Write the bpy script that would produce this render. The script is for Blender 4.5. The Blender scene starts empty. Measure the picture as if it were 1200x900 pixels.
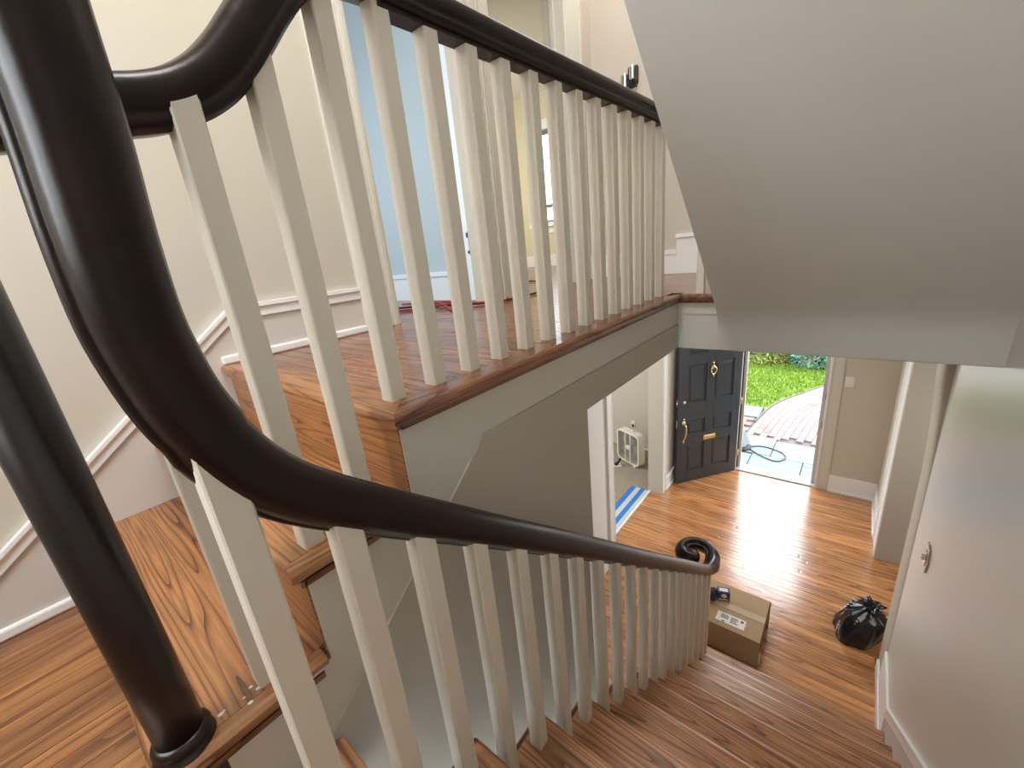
import bpy, bmesh, math, random
from mathutils import Vector, Matrix
random.seed(7)
SC = bpy.context.scene
COL = SC.collection
S = 0.3            # one model unit is 0.3 m; the camera is at the model origin
LZ = -10.99        # lower floor level in model units
def P(x, y, z): return Vector((x*S, y*S, (z-LZ)*S))

# ---------------------------------------------------------------- camera
cam_d = bpy.data.cameras.new('camera'); cam = bpy.data.objects.new('camera', cam_d); COL.objects.link(cam)
cam_d.sensor_fit = 'HORIZONTAL'; cam_d.sensor_width = 36; cam_d.lens = 36*481.92/1200; cam_d.clip_start = 0.02; cam_d.clip_end = 300
RX, RD, RF = (0.76986, 0.63016, -0.10098), (0.12047, -0.29800, -0.94693), (-0.62682, 0.71684, -0.30534)
m = Matrix(((RX[0], -RD[0], -RF[0]), (RX[1], -RD[1], -RF[1]), (RX[2], -RD[2], -RF[2])))
q = m.to_quaternion()
cam.matrix_world = Matrix.Translation(P(0, 0, 0)) @ q.to_matrix().to_4x4()
SC.camera = cam
# ---------------------------------------------------------------- world and exposure
W_ = bpy.data.worlds.new('world'); SC.world = W_; W_.use_nodes = True
wn = W_.node_tree.nodes; wl = W_.node_tree.links; wn.clear()
bg = wn.new('ShaderNodeBackground'); wo = wn.new('ShaderNodeOutputWorld')
bg.inputs[0].default_value = (0.86, 0.93, 1.0, 1); bg.inputs[1].default_value = 6.5
wl.new(bg.outputs[0], wo.inputs[0])
SC.view_settings.view_transform = 'Standard'; SC.view_settings.look = 'None'
SC.view_settings.exposure = 0.0; SC.view_settings.gamma = 1.0; SC.view_settings.use_curve_mapping = False
# ---------------------------------------------------------------- lights
def area(name, loc, target, sx, sy, power, colour=(1, 1, 1)):
    d = bpy.data.lights.new(name, 'AREA'); d.shape = 'RECTANGLE'; d.size = sx*S; d.size_y = sy*S
    d.energy = power; d.color = colour
    o = bpy.data.objects.new(name, d); COL.objects.link(o)
    a = P(*loc); b = P(*target); o.location = a
    o.rotation_euler = (b-a).to_track_quat('-Z', 'Y').to_euler()
    o['label'] = name.replace('_', ' '); o['category'] = 'light'; o['kind'] = 'structure'
    return o
area('landing_window_light', (-3.2, -3.8, 2.6), (-2.6, 4, -1.5), 4.0, 4.0, 28, (0.95, 0.98, 1.0))
area('stairwell_fill_light', (-2.6, 1.6, 7.1), (-2.6, 2.2, -3), 2.5, 2.5, 36, (1.0, 0.96, 0.9))  # fill added high in the stairwell to lift the soffit and right wall
area('hall_fill_light', (-4.2, 9.5, 7.2), (-4.2, 9.5, -1), 2.5, 5.0, 17, (1.0, 0.95, 0.9))  # warm general fill added over the upper hall, not a known fitting
area('blue_room_window_light', (-10.5, 1.2, 2.5), (-8.5, 7.1, 0.8), 4, 4, 31, (0.90, 0.96, 1.0))
area('yellow_room_fill_light', (-15.5, 13, 3.5), (-12, 18, 2.5), 5, 5, 42, (1.0, 0.97, 0.88))  # warm fill added inside the room, aimed at the window wall
area('foyer_fill_light', (-3.0, 13.5, -2.05), (-3.0, 13.5, -11), 4, 4, 20, (1.0, 0.95, 0.88))  # added overhead fill that brightens the foyer; no lamp known there
area('fan_room_fill_light', (-12.5, 13.5, -5.5), (-7, 16.5, -9), 4, 4, 40, (1.0, 0.98, 0.95))  # added fill from the left; this room has no window
area('side_room_fill_light', (4.8, 13, -5.5), (0, 13.5, -9), 3, 4, 12, (0.95, 0.98, 1.0))  # extra light added beyond the right opening, no window behind it
area('entry_sky_light', (-2.1, 20.6, -5.2), (-2.0, 12, -11), 2.8, 3.0, 8, (0.93, 0.97, 1.0))

# ---------------------------------------------------------------- materials
def mat(name, col, rough=0.5, metal=0.0, noise=0.0, nscale=8.0, bump=0.0, bscale=60.0, emit=None, spec=None, coat=0.0):
    M = bpy.data.materials.new(name); M.use_nodes = True
    n = M.node_tree.nodes; l = M.node_tree.links; b = n['Principled BSDF']
    b.inputs['Base Color'].default_value = (*col, 1); b.inputs['Roughness'].default_value = rough; b.inputs['Metallic'].default_value = metal
    if spec is not None: b.inputs['Specular IOR Level'].default_value = spec
    if coat: b.inputs['Coat Weight'].default_value = coat; b.inputs['Coat Roughness'].default_value = 0.08
    if noise or bump:
        g = n.new('ShaderNodeNewGeometry')
    if noise:
        t = n.new('ShaderNodeTexNoise'); t.inputs['Scale'].default_value = nscale; t.inputs['Detail'].default_value = 4
        l.new(g.outputs['Position'], t.inputs['Vector'])
        mx = n.new('ShaderNodeMix'); mx.data_type = 'RGBA'
        mx.inputs[6].default_value = (*[c*(1-noise) for c in col], 1); mx.inputs[7].default_value = (*[min(1, c*(1+noise)) for c in col], 1)
        l.new(t.outputs['Fac'], mx.inputs[0]); l.new(mx.outputs[2], b.inputs['Base Color'])
    if bump:
        t2 = n.new('ShaderNodeTexNoise'); t2.inputs['Scale'].default_value = bscale; t2.inputs['Detail'].default_value = 3
        l.new(g.outputs['Position'], t2.inputs['Vector'])
        bp = n.new('ShaderNodeBump'); bp.inputs['Strength'].default_value = bump; bp.inputs['Distance'].default_value = 0.004
        l.new(t2.outputs['Fac'], bp.inputs['Height']); l.new(bp.outputs[0], b.inputs['Normal'])
    if emit: b.inputs['Emission Color'].default_value = (*col, 1); b.inputs['Emission Strength'].default_value = emit
    return M

def wood(name, axis, light, mid, dark, rough=0.28, rings=7.0, along=0.9, across=9.0, vary=0.25, gloss_bump=0.12, fine=0.35):
    """oak: contour lines of a stretched noise give the cathedral grain; each piece gets its own offset and tone"""
    M = bpy.data.materials.new(name); M.use_nodes = True
    n = M.node_tree.nodes; l = M.node_tree.links; b = n['Principled BSDF']
    g = n.new('ShaderNodeNewGeometry'); oi = n.new('ShaderNodeObjectInfo')
    off = n.new('ShaderNodeVectorMath'); off.operation = 'SCALE'; off.inputs[0].default_value = (13.7, 7.3, 5.1)
    l.new(oi.outputs['Random'], off.inputs['Scale'])
    ad = n.new('ShaderNodeVectorMath'); ad.operation = 'ADD'
    l.new(g.outputs['Position'], ad.inputs[0]); l.new(off.outputs[0], ad.inputs[1])
    mp = n.new('ShaderNodeVectorMath'); mp.operation = 'MULTIPLY'
    mp.inputs[1].default_value = (along, across, across) if axis == 'X' else (across, along, across)
    l.new(ad.outputs[0], mp.inputs[0])
    ns = n.new('ShaderNodeTexNoise'); ns.inputs['Scale'].default_value = 1.0; ns.inputs['Detail'].default_value = 1.5; ns.inputs['Roughness'].default_value = 0.45
    l.new(mp.outputs[0], ns.inputs['Vector'])
    mu = n.new('ShaderNodeMath'); mu.operation = 'MULTIPLY'; mu.inputs[1].default_value = rings; l.new(ns.outputs['Fac'], mu.inputs[0])
    fr = n.new('ShaderNodeMath'); fr.operation = 'FRACT'; l.new(mu.outputs[0], fr.inputs[0])
    r = n.new('ShaderNodeValToRGB'); cr = r.color_ramp
    cr.elements[0].position = 0.0; cr.elements[0].color = (*dark, 1)
    cr.elements[1].position = 1.0; cr.elements[1].color = (*mid, 1)
    e = cr.elements.new(0.22); e.color = (*mid, 1)
    e = cr.elements.new(0.5); e.color = (*light, 1)
    e = cr.elements.new(0.9); e.color = (*mid, 1)
    l.new(fr.outputs[0], r.inputs[0])
    m2 = n.new('ShaderNodeVectorMath'); m2.operation = 'MULTIPLY'
    m2.inputs[1].default_value = (6, 150, 150) if axis == 'X' else (150, 6, 150)
    l.new(ad.outputs[0], m2.inputs[0])
    n2 = n.new('ShaderNodeTexNoise'); n2.inputs['Scale'].default_value = 1.0; n2.inputs['Detail'].default_value = 2; l.new(m2.outputs[0], n2.inputs['Vector'])
    rr = n.new('ShaderNodeMapRange'); rr.inputs[1].default_value = 0.3; rr.inputs[2].default_value = 0.7; rr.inputs[3].default_value = 1-fine; rr.inputs[4].default_value = 1+fine*0.5
    l.new(n2.outputs['Fac'], rr.inputs[0])
    tone = n.new('ShaderNodeMapRange'); tone.inputs[3].default_value = 1-vary; tone.inputs[4].default_value = 1+vary
    l.new(oi.outputs['Random'], tone.inputs[0])
    mm = n.new('ShaderNodeMath'); mm.operation = 'MULTIPLY'; l.new(rr.outputs[0], mm.inputs[0]); l.new(tone.outputs[0], mm.inputs[1])
    sc = n.new('ShaderNodeVectorMath'); sc.operation = 'SCALE'; l.new(r.outputs[0], sc.inputs[0]); l.new(mm.outputs[0], sc.inputs['Scale'])
    l.new(sc.outputs[0], b.inputs['Base Color'])
    b.inputs['Roughness'].default_value = rough; b.inputs['Specular IOR Level'].default_value = 0.85
    n3 = n.new('ShaderNodeTexNoise'); n3.inputs['Scale'].default_value = 1.0; n3.inputs['Detail'].default_value = 2
    m3 = n.new('ShaderNodeVectorMath'); m3.operation = 'MULTIPLY'; m3.inputs[1].default_value = (5, 22, 22) if axis == 'X' else (22, 5, 22)
    l.new(ad.outputs[0], m3.inputs[0]); l.new(m3.outputs[0], n3.inputs['Vector'])
    bp = n.new('ShaderNodeBump'); bp.inputs['Strength'].default_value = gloss_bump; bp.inputs['Distance'].default_value = 0.01
    l.new(n3.outputs['Fac'], bp.inputs['Height']); l.new(bp.outputs[0], b.inputs['Normal'])
    return M

M = {}
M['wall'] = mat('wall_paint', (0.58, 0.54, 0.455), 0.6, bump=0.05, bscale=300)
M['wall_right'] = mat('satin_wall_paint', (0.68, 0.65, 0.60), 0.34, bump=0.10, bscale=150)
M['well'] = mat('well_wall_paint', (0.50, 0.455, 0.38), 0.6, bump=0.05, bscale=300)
M['soffit'] = mat('soffit_paint', (0.66, 0.645, 0.59), 0.6, bump=0.08, bscale=300)
M['fascia'] = mat('fascia_paint', (0.66, 0.645, 0.57), 0.4)
M['skirt'] = mat('skirt_paint', (0.66, 0.62, 0.58), 0.45, bump=0.04, bscale=200)
M['trim'] = mat('white_trim_paint', (0.88, 0.88, 0.87), 0.35)
M['baluster'] = mat('cream_baluster_paint', (0.76, 0.72, 0.62), 0.38, noise=0.03, nscale=25)
M['ceiling'] = mat('ceiling_paint', (0.75, 0.73, 0.68), 0.8)
M['blue'] = mat('blue_wall_paint', (0.43, 0.52, 0.57), 0.6)
M['blue_trim'] = mat('blue_room_trim', (0.72, 0.80, 0.86), 0.4)
M['yellow'] = mat('yellow_wall_paint', (0.68, 0.64, 0.45), 0.6)
M['pink'] = mat('far_wall_paint', (0.60, 0.54, 0.47), 0.6)
M['rail'] = mat('black_brown_lacquer', (0.008, 0.0055, 0.005), 0.3, noise=0.6, nscale=14, bump=0.12, bscale=50)
for k_ in ('rail',): M[k_].node_tree.nodes['Principled BSDF'].inputs['Specular IOR Level'].default_value = 0.28
rm_ = next(n_ for n_ in M['rail'].node_tree.nodes if n_.type == 'MIX'); rm_.inputs[6].default_value = (.004, .0035, .0035, 1); rm_.inputs[7].default_value = (.022, .008, .006, 1)
M['newel'] = mat('black_lacquer', (0.009, 0.006, 0.006), 0.3, noise=0.5, nscale=12)
M['door'] = mat('charcoal_door_paint', (0.045, 0.052, 0.062), 0.28, bump=0.08, bscale=60)
M['brass'] = mat('brass', (0.85, 0.70, 0.35), 0.25, 1.0)
M['black'] = mat('black_metal', (0.02, 0.02, 0.02), 0.4, 0.3)
M['chrome'] = mat('chrome', (0.85, 0.85, 0.85), 0.12, 1.0)
M['plastic'] = mat('white_plastic', (0.82, 0.81, 0.76), 0.4)
M['cream_plastic'] = mat('cream_plastic', (0.80, 0.78, 0.68), 0.45)
M['grille'] = mat('grey_grille', (0.40, 0.39, 0.35), 0.5)
M['card'] = mat('cardboard', (0.42, 0.29, 0.17), 0.8, noise=0.08, nscale=10)
M['card_in'] = mat('cardboard_inside', (0.14, 0.09, 0.06), 0.9)
M['tape'] = mat('packing_tape', (0.55, 0.45, 0.30), 0.25)
M['paper'] = mat('label_paper', (0.82, 0.82, 0.78), 0.7)
M['ink'] = mat('printed_ink', (0.08, 0.08, 0.09), 0.7)
M['bag'] = mat('black_plastic_film', (0.012, 0.013, 0.02), 0.14, bump=0.6, bscale=22)
M['blue_tape'] = mat('blue_masking_tape', (0.03, 0.22, 0.68), 0.6, noise=0.2, nscale=30)
M['drop'] = mat('floor_paper', (0.60, 0.66, 0.72), 0.5, noise=0.15, nscale=20)
M['carpet'] = mat('grey_tan_floor', (0.34, 0.30, 0.23), 0.9, noise=0.15, nscale=9, bump=0.4, bscale=150)
M['blue_card'] = mat('blue_printed_card', (0.03, 0.045, 0.16), 0.4, noise=0.6, nscale=60)
M['red_cord'] = mat('red_cord_rubber', (0.30, 0.02, 0.03), 0.45)
M['black_cord'] = mat('black_cord_rubber', (0.015, 0.012, 0.012), 0.45)
M['stone'] = mat('bluestone', (0.20, 0.265, 0.29), 0.75, noise=0.22, nscale=3.5, bump=0.5, bscale=20)
M['brick_pale'] = mat('pale_brick', (0.32, 0.245, 0.225), 0.85, noise=0.15, nscale=14, bump=0.4, bscale=60)
M['brick_mid'] = mat('pink_brick', (0.29, 0.20, 0.185), 0.85, noise=0.15, nscale=14, bump=0.4, bscale=60)
M['brick_red'] = mat('red_brick', (0.30, 0.15, 0.13), 0.85, noise=0.2, nscale=14, bump=0.4, bscale=60)
M['mortar'] = mat('dark_joint_sand', (0.16, 0.14, 0.14), 0.95)
M['soil'] = mat('garden_soil', (0.10, 0.10, 0.04), 0.95, noise=0.3, nscale=4)
M['grass'] = mat('lawn_grass', (0.14, 0.23, 0.008), 0.7, noise=0.35, nscale=1.6)
M['leaf_y'] = mat('yellow_green_leaf', (0.20, 0.24, 0.05), 0.5, noise=0.4, nscale=3)
M['leaf_b'] = mat('blue_green_leaf', (0.07, 0.19, 0.12), 0.5, noise=0.4, nscale=3)
M['bark'] = mat('bark', (0.10, 0.07, 0.05), 0.9)
M['grey_sheet'] = mat('grey_plastic_sheet', (0.20, 0.22, 0.23), 0.5, bump=0.4, bscale=20)
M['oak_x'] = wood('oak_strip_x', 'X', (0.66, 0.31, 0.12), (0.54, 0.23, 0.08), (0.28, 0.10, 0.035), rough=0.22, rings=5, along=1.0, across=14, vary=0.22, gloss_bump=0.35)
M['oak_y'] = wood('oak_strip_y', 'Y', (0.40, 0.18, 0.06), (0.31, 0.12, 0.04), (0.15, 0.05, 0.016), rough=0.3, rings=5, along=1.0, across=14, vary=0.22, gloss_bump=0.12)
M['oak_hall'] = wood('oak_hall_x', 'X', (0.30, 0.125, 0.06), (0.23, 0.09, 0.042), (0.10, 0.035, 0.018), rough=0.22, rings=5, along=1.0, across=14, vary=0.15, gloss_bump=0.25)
M['tread'] = wood('oak_tread', 'X', (0.42, 0.19, 0.068), (0.33, 0.135, 0.045), (0.075, 0.026, 0.009), rough=0.3, rings=18, along=0.65, across=10, vary=0.08, gloss_bump=0.06, fine=0.3)
M['tread_low'] = wood('oak_tread_low', 'X', (0.60, 0.30, 0.145), (0.46, 0.21, 0.10), (0.14, 0.052, 0.025), rough=0.3, rings=18, along=0.55, across=10, vary=0.1, gloss_bump=0.08, fine=0.35)
M['tread_y'] = wood('oak_tread_y', 'Y', (0.42, 0.19, 0.068), (0.33, 0.135, 0.045), (0.075, 0.026, 0.009), rough=0.3, rings=14, along=1.0, across=9, vary=0.04, gloss_bump=0.06, fine=0.3)
M['nosing_y'] = wood('oak_nosing_y', 'Y', (0.26, 0.105, 0.05), (0.19, 0.072, 0.034), (0.07, 0.024, 0.012), rough=0.25, rings=6, along=1.1, across=9, vary=0.08, gloss_bump=0.05, fine=0.2)
g = bpy.data.materials.new('window_glass'); g.use_nodes = True
gb = g.node_tree.nodes['Principled BSDF']; gb.inputs['Transmission Weight'].default_value = 1; gb.inputs['Roughness'].default_value = 0.0; gb.inputs['IOR'].default_value = 1.05
M['glass'] = g

ob = M['oak_x'].node_tree.nodes['Principled BSDF']; ob.inputs['Coat Weight'].default_value = 1.0; ob.inputs['Coat Roughness'].default_value = 0.2; ob.inputs['Coat IOR'].default_value = 1.5
# ---------------------------------------------------------------- mesh helpers (model units)
class MB:
    def __init__(s): s.v = []; s.f = []; s.smooth = []
    def add(s, vs, fs, sm=False):
        b = len(s.v); s.v += [tuple(v) for v in vs]; s.f += [tuple(i+b for i in f) for f in fs]; s.smooth += [sm]*len(fs); return s
    def box(s, x0, x1, y0, y1, z0, z1):
        x0, x1 = sorted((x0, x1)); y0, y1 = sorted((y0, y1)); z0, z1 = sorted((z0, z1))
        v = [(x, y, z) for z in (z0, z1) for y in (y0, y1) for x in (x0, x1)]
        return s.add(v, [(0, 2, 3, 1), (4, 5, 7, 6), (0, 1, 5, 4), (2, 6, 7, 3), (0, 4, 6, 2), (1, 3, 7, 5)])
    def prism(s, pts, axis, a, b, sm=False):
        """pts: 2D polygon; axis X -> (y,z), Y -> (x,z), Z -> (x,y)"""
        n = len(pts)
        def mk(p, t): return (t, p[0], p[1]) if axis == 'X' else ((p[0], t, p[1]) if axis == 'Y' else (p[0], p[1], t))
        v = [mk(p, a) for p in pts] + [mk(p, b) for p in pts]
        f = [(i, (i+1) % n, (i+1) % n+n, i+n) for i in range(n)]
        s.add(v, f, sm)
        if sm: s.v += [tuple(p) for p in v]
        k = len(s.v)-2*n
        s.f += [tuple(range(k+n-1, k-1, -1)), tuple(range(k+n, k+2*n))]; s.smooth += [False, False]
        return s
    def lathe(s, prof, cx, cy, seg=24):
        """prof: (r,z) from bottom to top about a vertical axis"""
        v = []; f = []
        for r, z in prof:
            for i in range(seg):
                a = 2*math.pi*i/seg; v.append((cx+r*math.cos(a), cy+r*math.sin(a), z))
        for j in range(len(prof)-1):
            for i in range(seg):
                a = j*seg+i; b = j*seg+(i+1) % seg; f.append((a, b, b+seg, a+seg))
        s.add(v, f, True); k = len(s.v)-len(v)
        s.f += [tuple(range(k+seg-1, k-1, -1)), tuple(range(len(s.v)-seg, len(s.v)))]; s.smooth += [False, False]
        return s
    def sweep(s, path, prof, up=(0, 0, 1), sm=True, scale=None):
        """prof: (side, up) closed polygon carried along path by parallel transport"""
        pts = [Vector(p) for p in path]; N = len(pts); n = len(prof)
        T = [(pts[min(i+1, N-1)]-pts[max(i-1, 0)]).normalized() for i in range(N)]
        U = Vector(up); U = (U-T[0]*U.dot(T[0])).normalized(); v = []
        for i in range(N):
            if i:
                ax = T[i-1].cross(T[i])
                if ax.length > 1e-7: U = Matrix.Rotation(T[i-1].angle(T[i]), 3, ax) @ U
                U = (U-T[i]*U.dot(T[i])).normalized()
            R = T[i].cross(U); k = scale[i] if scale else 1
            v += [pts[i]+R*(a*k)+U*(b*k) for a, b in prof]
        f = []
        for j in range(N-1):
            for i in range(n):
                a = j*n+i; b = j*n+(i+1) % n; f.append((a, b, b+n, a+n))
        s.add(v, f, sm); k = len(s.v)-len(v)
        s.f += [tuple(range(k+n-1, k-1, -1)), tuple(range(len(s.v)-n, len(s.v)))]; s.smooth += [False, False]
        return s
    def tube(s, path, r, seg=8, sm=True):
        return s.sweep(path, [(r*math.cos(2*math.pi*i/seg), r*math.sin(2*math.pi*i/seg)) for i in range(seg)], sm=sm, up=(0.13, 0.21, 1))
    def mesh(s, name, m, bevel=0.0, world=True):
        me = bpy.data.meshes.new(name)
        me.from_pydata([P(*v) if world else Vector(v)*S for v in s.v], [], s.f)
        me.polygons.foreach_set('use_smooth', s.smooth)
        b = bmesh.new(); b.from_mesh(me); bmesh.ops.recalc_face_normals(b, faces=b.faces)
        if bevel: bmesh.ops.bevel(b, geom=[e for e in b.edges if len(e.link_faces) == 2 and e.calc_face_angle(0) > 0.6], offset=bevel*S, segments=2, profile=0.5, affect='EDGES')
        b.to_mesh(me); b.free()
        me.materials.append(M[m] if isinstance(m, str) else m); return me
    def build(s, name, m, parent=None, bevel=0.0, kind=None, label=None, cat=None, group=None, world=True):
        o = bpy.data.objects.new(name, s.mesh(name, m, bevel, world)); COL.objects.link(o)
        if parent is not None: adopt(o, parent)
        tag(o, label, cat, group, kind); return o
def adopt(o, parent):
    o.parent = parent; o.matrix_parent_inverse = parent_matrix(parent).inverted()
def parent_matrix(p):
    mw = p.matrix_basis.copy()
    return mw if p.parent is None else parent_matrix(p.parent) @ p.matrix_parent_inverse @ mw
def tag(o, label=None, cat=None, group=None, kind=None):
    if label: o['label'] = label
    if cat: o['category'] = cat
    if group: o['group'] = group
    if kind: o['kind'] = kind
    return o
def empty(name, loc, label=None, cat=None, group=None, kind=None, rz=0):
    o = bpy.data.objects.new(name, None); COL.objects.link(o); o.location = P(*loc); o.rotation_euler = (0, 0, rz); o.empty_display_size = 0.1
    return tag(o, label, cat, group, kind)
def box(name, m, x0, x1, y0, y1, z0, z1, parent=None, bevel=0.0, **k):
    return MB().box(x0, x1, y0, y1, z0, z1).build(name, m, parent, bevel, **k)
def st(name, m, x0, x1, y0, y1, z0, z1, parent=None, bevel=0.0):
    return box(name, m, x0, x1, y0, y1, z0, z1, parent, bevel, kind='structure')
def curve(pts, n=8):
    """Catmull-Rom through the points"""
    pts = [Vector(p) for p in pts]; out = []
    for i in range(len(pts)-1):
        p0 = pts[max(i-1, 0)]; p1 = pts[i]; p2 = pts[i+1]; p3 = pts[min(i+2, len(pts)-1)]
        for k in range(n):
            t = k/n
            out.append(0.5*((2*p1)+(p2-p0)*t+(2*p0-5*p1+4*p2-p3)*t*t+(3*p1-p0-3*p2+p3)*t**3))
    out.append(pts[-1]); return out

# unit block for planks, bricks: shared mesh with a small chamfer on its top edges
def unit_block(m, name='block', c=0.03):
    b = MB(); h = 0.5
    v = [(-h, -h, -h), (h, -h, -h), (h, h, -h), (-h, h, -h), (-h, -h, h-c), (h, -h, h-c), (h, h, h-c), (-h, h, h-c),
         (-h+c*.3, -h+c, h), (h-c*.3, -h+c, h), (h-c*.3, h-c, h), (-h+c*.3, h-c, h)]
    f = [(0, 3, 2, 1), (0, 1, 5, 4), (1, 2, 6, 5), (2, 3, 7, 6), (3, 0, 4, 7), (4, 5, 9, 8), (5, 6, 10, 9), (6, 7, 11, 10), (7, 4, 8, 11), (8, 9, 10, 11)]
    me = bpy.data.meshes.new(name); me.from_pydata(v, [], f); me.materials.append(M[m]); return me
def place(me, name, c, size, parent, rz=0.0):
    o = bpy.data.objects.new(name, me); COL.objects.link(o)
    o.location = P(*c); o.scale = (size[0]*S, size[1]*S, size[2]*S); o.rotation_euler = (0, 0, rz)
    if parent: adopt(o, parent)
    return o

# ================================================================ STRUCTURE
R0 = -0.03
# ---- lower floor of oak strips running across
FL = empty('floor', (-2, 12, LZ), kind='structure', label='orange oak strip floor of the foyer below')
box('subfloor', 'mortar', -5.82, 3.6, 4.3, 19.65, LZ-.4, LZ-.05, FL)
blk = unit_block('oak_x', 'floor_strip')
y = 4.3; w = 0.1905; row = 0
while y < 19.6:
    x1 = 3.5 if 11.5 < y < 15.8 else 1.42
    x0 = -5.82 if not (11.4 < y < 16.0) else -6.3
    if y < 8.0: x1 = -2.1
    n = max(1, round((x1-x0)/5.0)); cuts = [x0]+sorted(x0+(x1-x0)*(i+random.uniform(-.3, .3)+((row*0.37) % 1-.5)*.5)/n for i in range(1, n))+[x1]
    for a, b in zip(cuts, cuts[1:]):
        place(blk, 'floor_strip', ((a+b)/2, y+w/2, LZ-.03+random.uniform(-.0012, .0012)), (b-a-.006, w-.006, .06), FL)
    y += w; row += 1
# ---- landing floor, strips running with the stairs
LA = empty('floor_landing', (-3, -2, -3.14), kind='structure', label='oak strip floor of the landing below the short flight')
LN = -3.14
box('subfloor', 'mortar', -6.15, 1.5, -4.1, .5, LN-.5, LN-.05, LA)
blk = unit_block('oak_y', 'floor_strip')
x = -6.12; row = 0
while x < 1.46:
    y1 = -.22 if x < -2.5 else .38
    k = random.uniform(-3.4, -1.0)
    for a, b in ((-4.1, k), (k, y1)):
        place(blk, 'floor_strip', (x+w/2, (a+b)/2, LN-.03+random.uniform(-.001, .001)), (w-.006, b-a-.006, .06), LA)
    x += w; row += 1
box('nosing', 'tread_low', -2.48, 1.475, .38, .60, LN-.1, LN, LA, bevel=.035)
# ---- upper hall floor
UF = empty('floor_upper_hall', (-4, 6, -1), kind='structure', label='brown oak strip floor of the upper hall')
UZ = -1.0
box('subfloor', 'mortar', -6.15, -2.72, 1.62, 7.5, UZ-.3, UZ-.055, UF)
box('subfloor', 'mortar', -6.15, 1.48, 7.62, 11.5, UZ-.3, UZ-.055, UF)
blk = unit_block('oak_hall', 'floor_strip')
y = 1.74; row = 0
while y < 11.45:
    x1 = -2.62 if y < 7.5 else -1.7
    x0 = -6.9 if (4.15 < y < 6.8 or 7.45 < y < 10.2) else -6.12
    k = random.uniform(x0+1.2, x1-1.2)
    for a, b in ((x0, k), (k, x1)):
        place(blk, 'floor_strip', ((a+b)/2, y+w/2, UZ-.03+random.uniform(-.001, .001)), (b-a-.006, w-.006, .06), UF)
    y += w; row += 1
# ---- rounded nosings at the hall edge, mitred at the corner
def nose_prof(d, z, t, r=.05):
    """closed profile: d = outer edge, going inwards negative"""
    out = []
    for i in range(7):
        a = -math.pi/2+math.pi*i/6; out.append((d-r+r*math.cos(a), z-t/2+t/2*math.sin(a)))
    return out
pr = nose_prof(0, UZ, .11)
# front nosing (runs in x), outer edge y=1.46
v0 = MB(); pts = [(1.46-p[0], p[1]) for p in pr]+[(1.745, UZ), (1.745, UZ-.11)]
def mitre(mb, prof, side):
    return mb
n = len(pts); vs = [(-6.12, p[0], p[1]) for p in pts]+[(-2.40-(p[0]-1.46), p[0], p[1]) for p in pts]
fs = [(i, (i+1) % n, (i+1) % n+n, i+n) for i in range(n)]+[tuple(range(n-1, -1, -1)), tuple(range(n, 2*n))]
MB().add(vs, fs).build('nosing', 'tread', UF)
pts = [(-2.40+p[0], p[1]) for p in pr]+[(-2.635, UZ), (-2.635, UZ-.11)]
vs = [(p[0], 1.46+(-2.40-p[0]), p[1]) for p in pts]+[(p[0], 7.42+(p[0]+2.4), p[1]) for p in pts]
MB().add(vs, fs[:len(pts)] if False else [(i, (i+1) % len(pts), (i+1) % len(pts)+len(pts), i+len(pts)) for i in range(len(pts))]+[tuple(range(len(pts)-1, -1, -1)), tuple(range(len(pts), 2*len(pts)))]).build('nosing', 'nosing_y', UF)
pts = [(7.42-p[0], p[1]) for p in pr]+[(7.66, UZ), (7.66, UZ-.11)]
MB().prism(pts, 'X', -2.42, -1.80).build('nosing', 'nosing_y', UF)
box('cove_moulding', 'nosing_y', -2.5, -2.455, 1.55, 7.5, UZ-.155, UZ-.11, UF)
box('cove_moulding', 'nosing_y', -2.5, -1.83, 7.50, 7.56, UZ-.16, UZ-.11, UF)
# ---- floors of side rooms
st('floor_blue_room', 'oak_hall', -14, -6.7, 0, 7.1, UZ-.1, UZ)
st('floor_yellow_room', 'oak_hall', -18, -6.7, 7.2, 20, UZ-.1, UZ-.002)
st('floor_fan_room', 'carpet', -14, -6.33, 8, 19.65, LZ-.1, LZ)
st('trim_threshold', 'trim', -6.40, -6.30, 11.4, 16.03, LZ-.02, LZ+.03)

# ---- left wall of stairwell and upper hall with its two cased openings
def wall_with_openings(name, m, axis, face, back, a0, a1, z0, z1, ops):
    """axis 'X': plane of constant x; ops = (start, end, head, sill)"""
    mb = MB()
    def bx(a, b, c, d):
        if b-a > 1e-4 and d-c > 1e-4:
            if axis == 'X': mb.box(face, back, a, b, c, d)
            else: mb.box(a, b, face, back, c, d)
    cur = a0
    for s_, e_, hd, sl in sorted(ops):
        bx(cur, s_, z0, z1); bx(s_, e_, hd, z1); bx(s_, e_, z0, sl); cur = e_
    bx(cur, a1, z0, z1)
    return mb.build(name, m, kind='structure')
wall_with_openings('wall_left', 'wall', 'X', -6.15, -6.7, -4.1, 7.30, LN-.5, 7.5, [(4.20, 6.80, 5.9, UZ-.08)])
wall_with_openings('wall_left_far', 'pink', 'X', -6.15, -6.7, 7.30, 11.6, UZ-.9, 7.5, [(7.40, 10.25, 5.9, UZ-.08)])
wall_with_openings('wall_stair_back', 'wall', 'Y', -4.1, -4.5, -6.7, 2.0, LN-.5, 7.5, [(-5.2, -1.2, 4.8, .6)])
st('wall_hall_end', 'pink', -6.7, 1.9, 11.5, 12.0, UZ-.9, 7.5)
st('ceiling_upper', 'ceiling', -6.7, 2.0, -4.5, 14.5, 7.46, 7.8)
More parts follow.
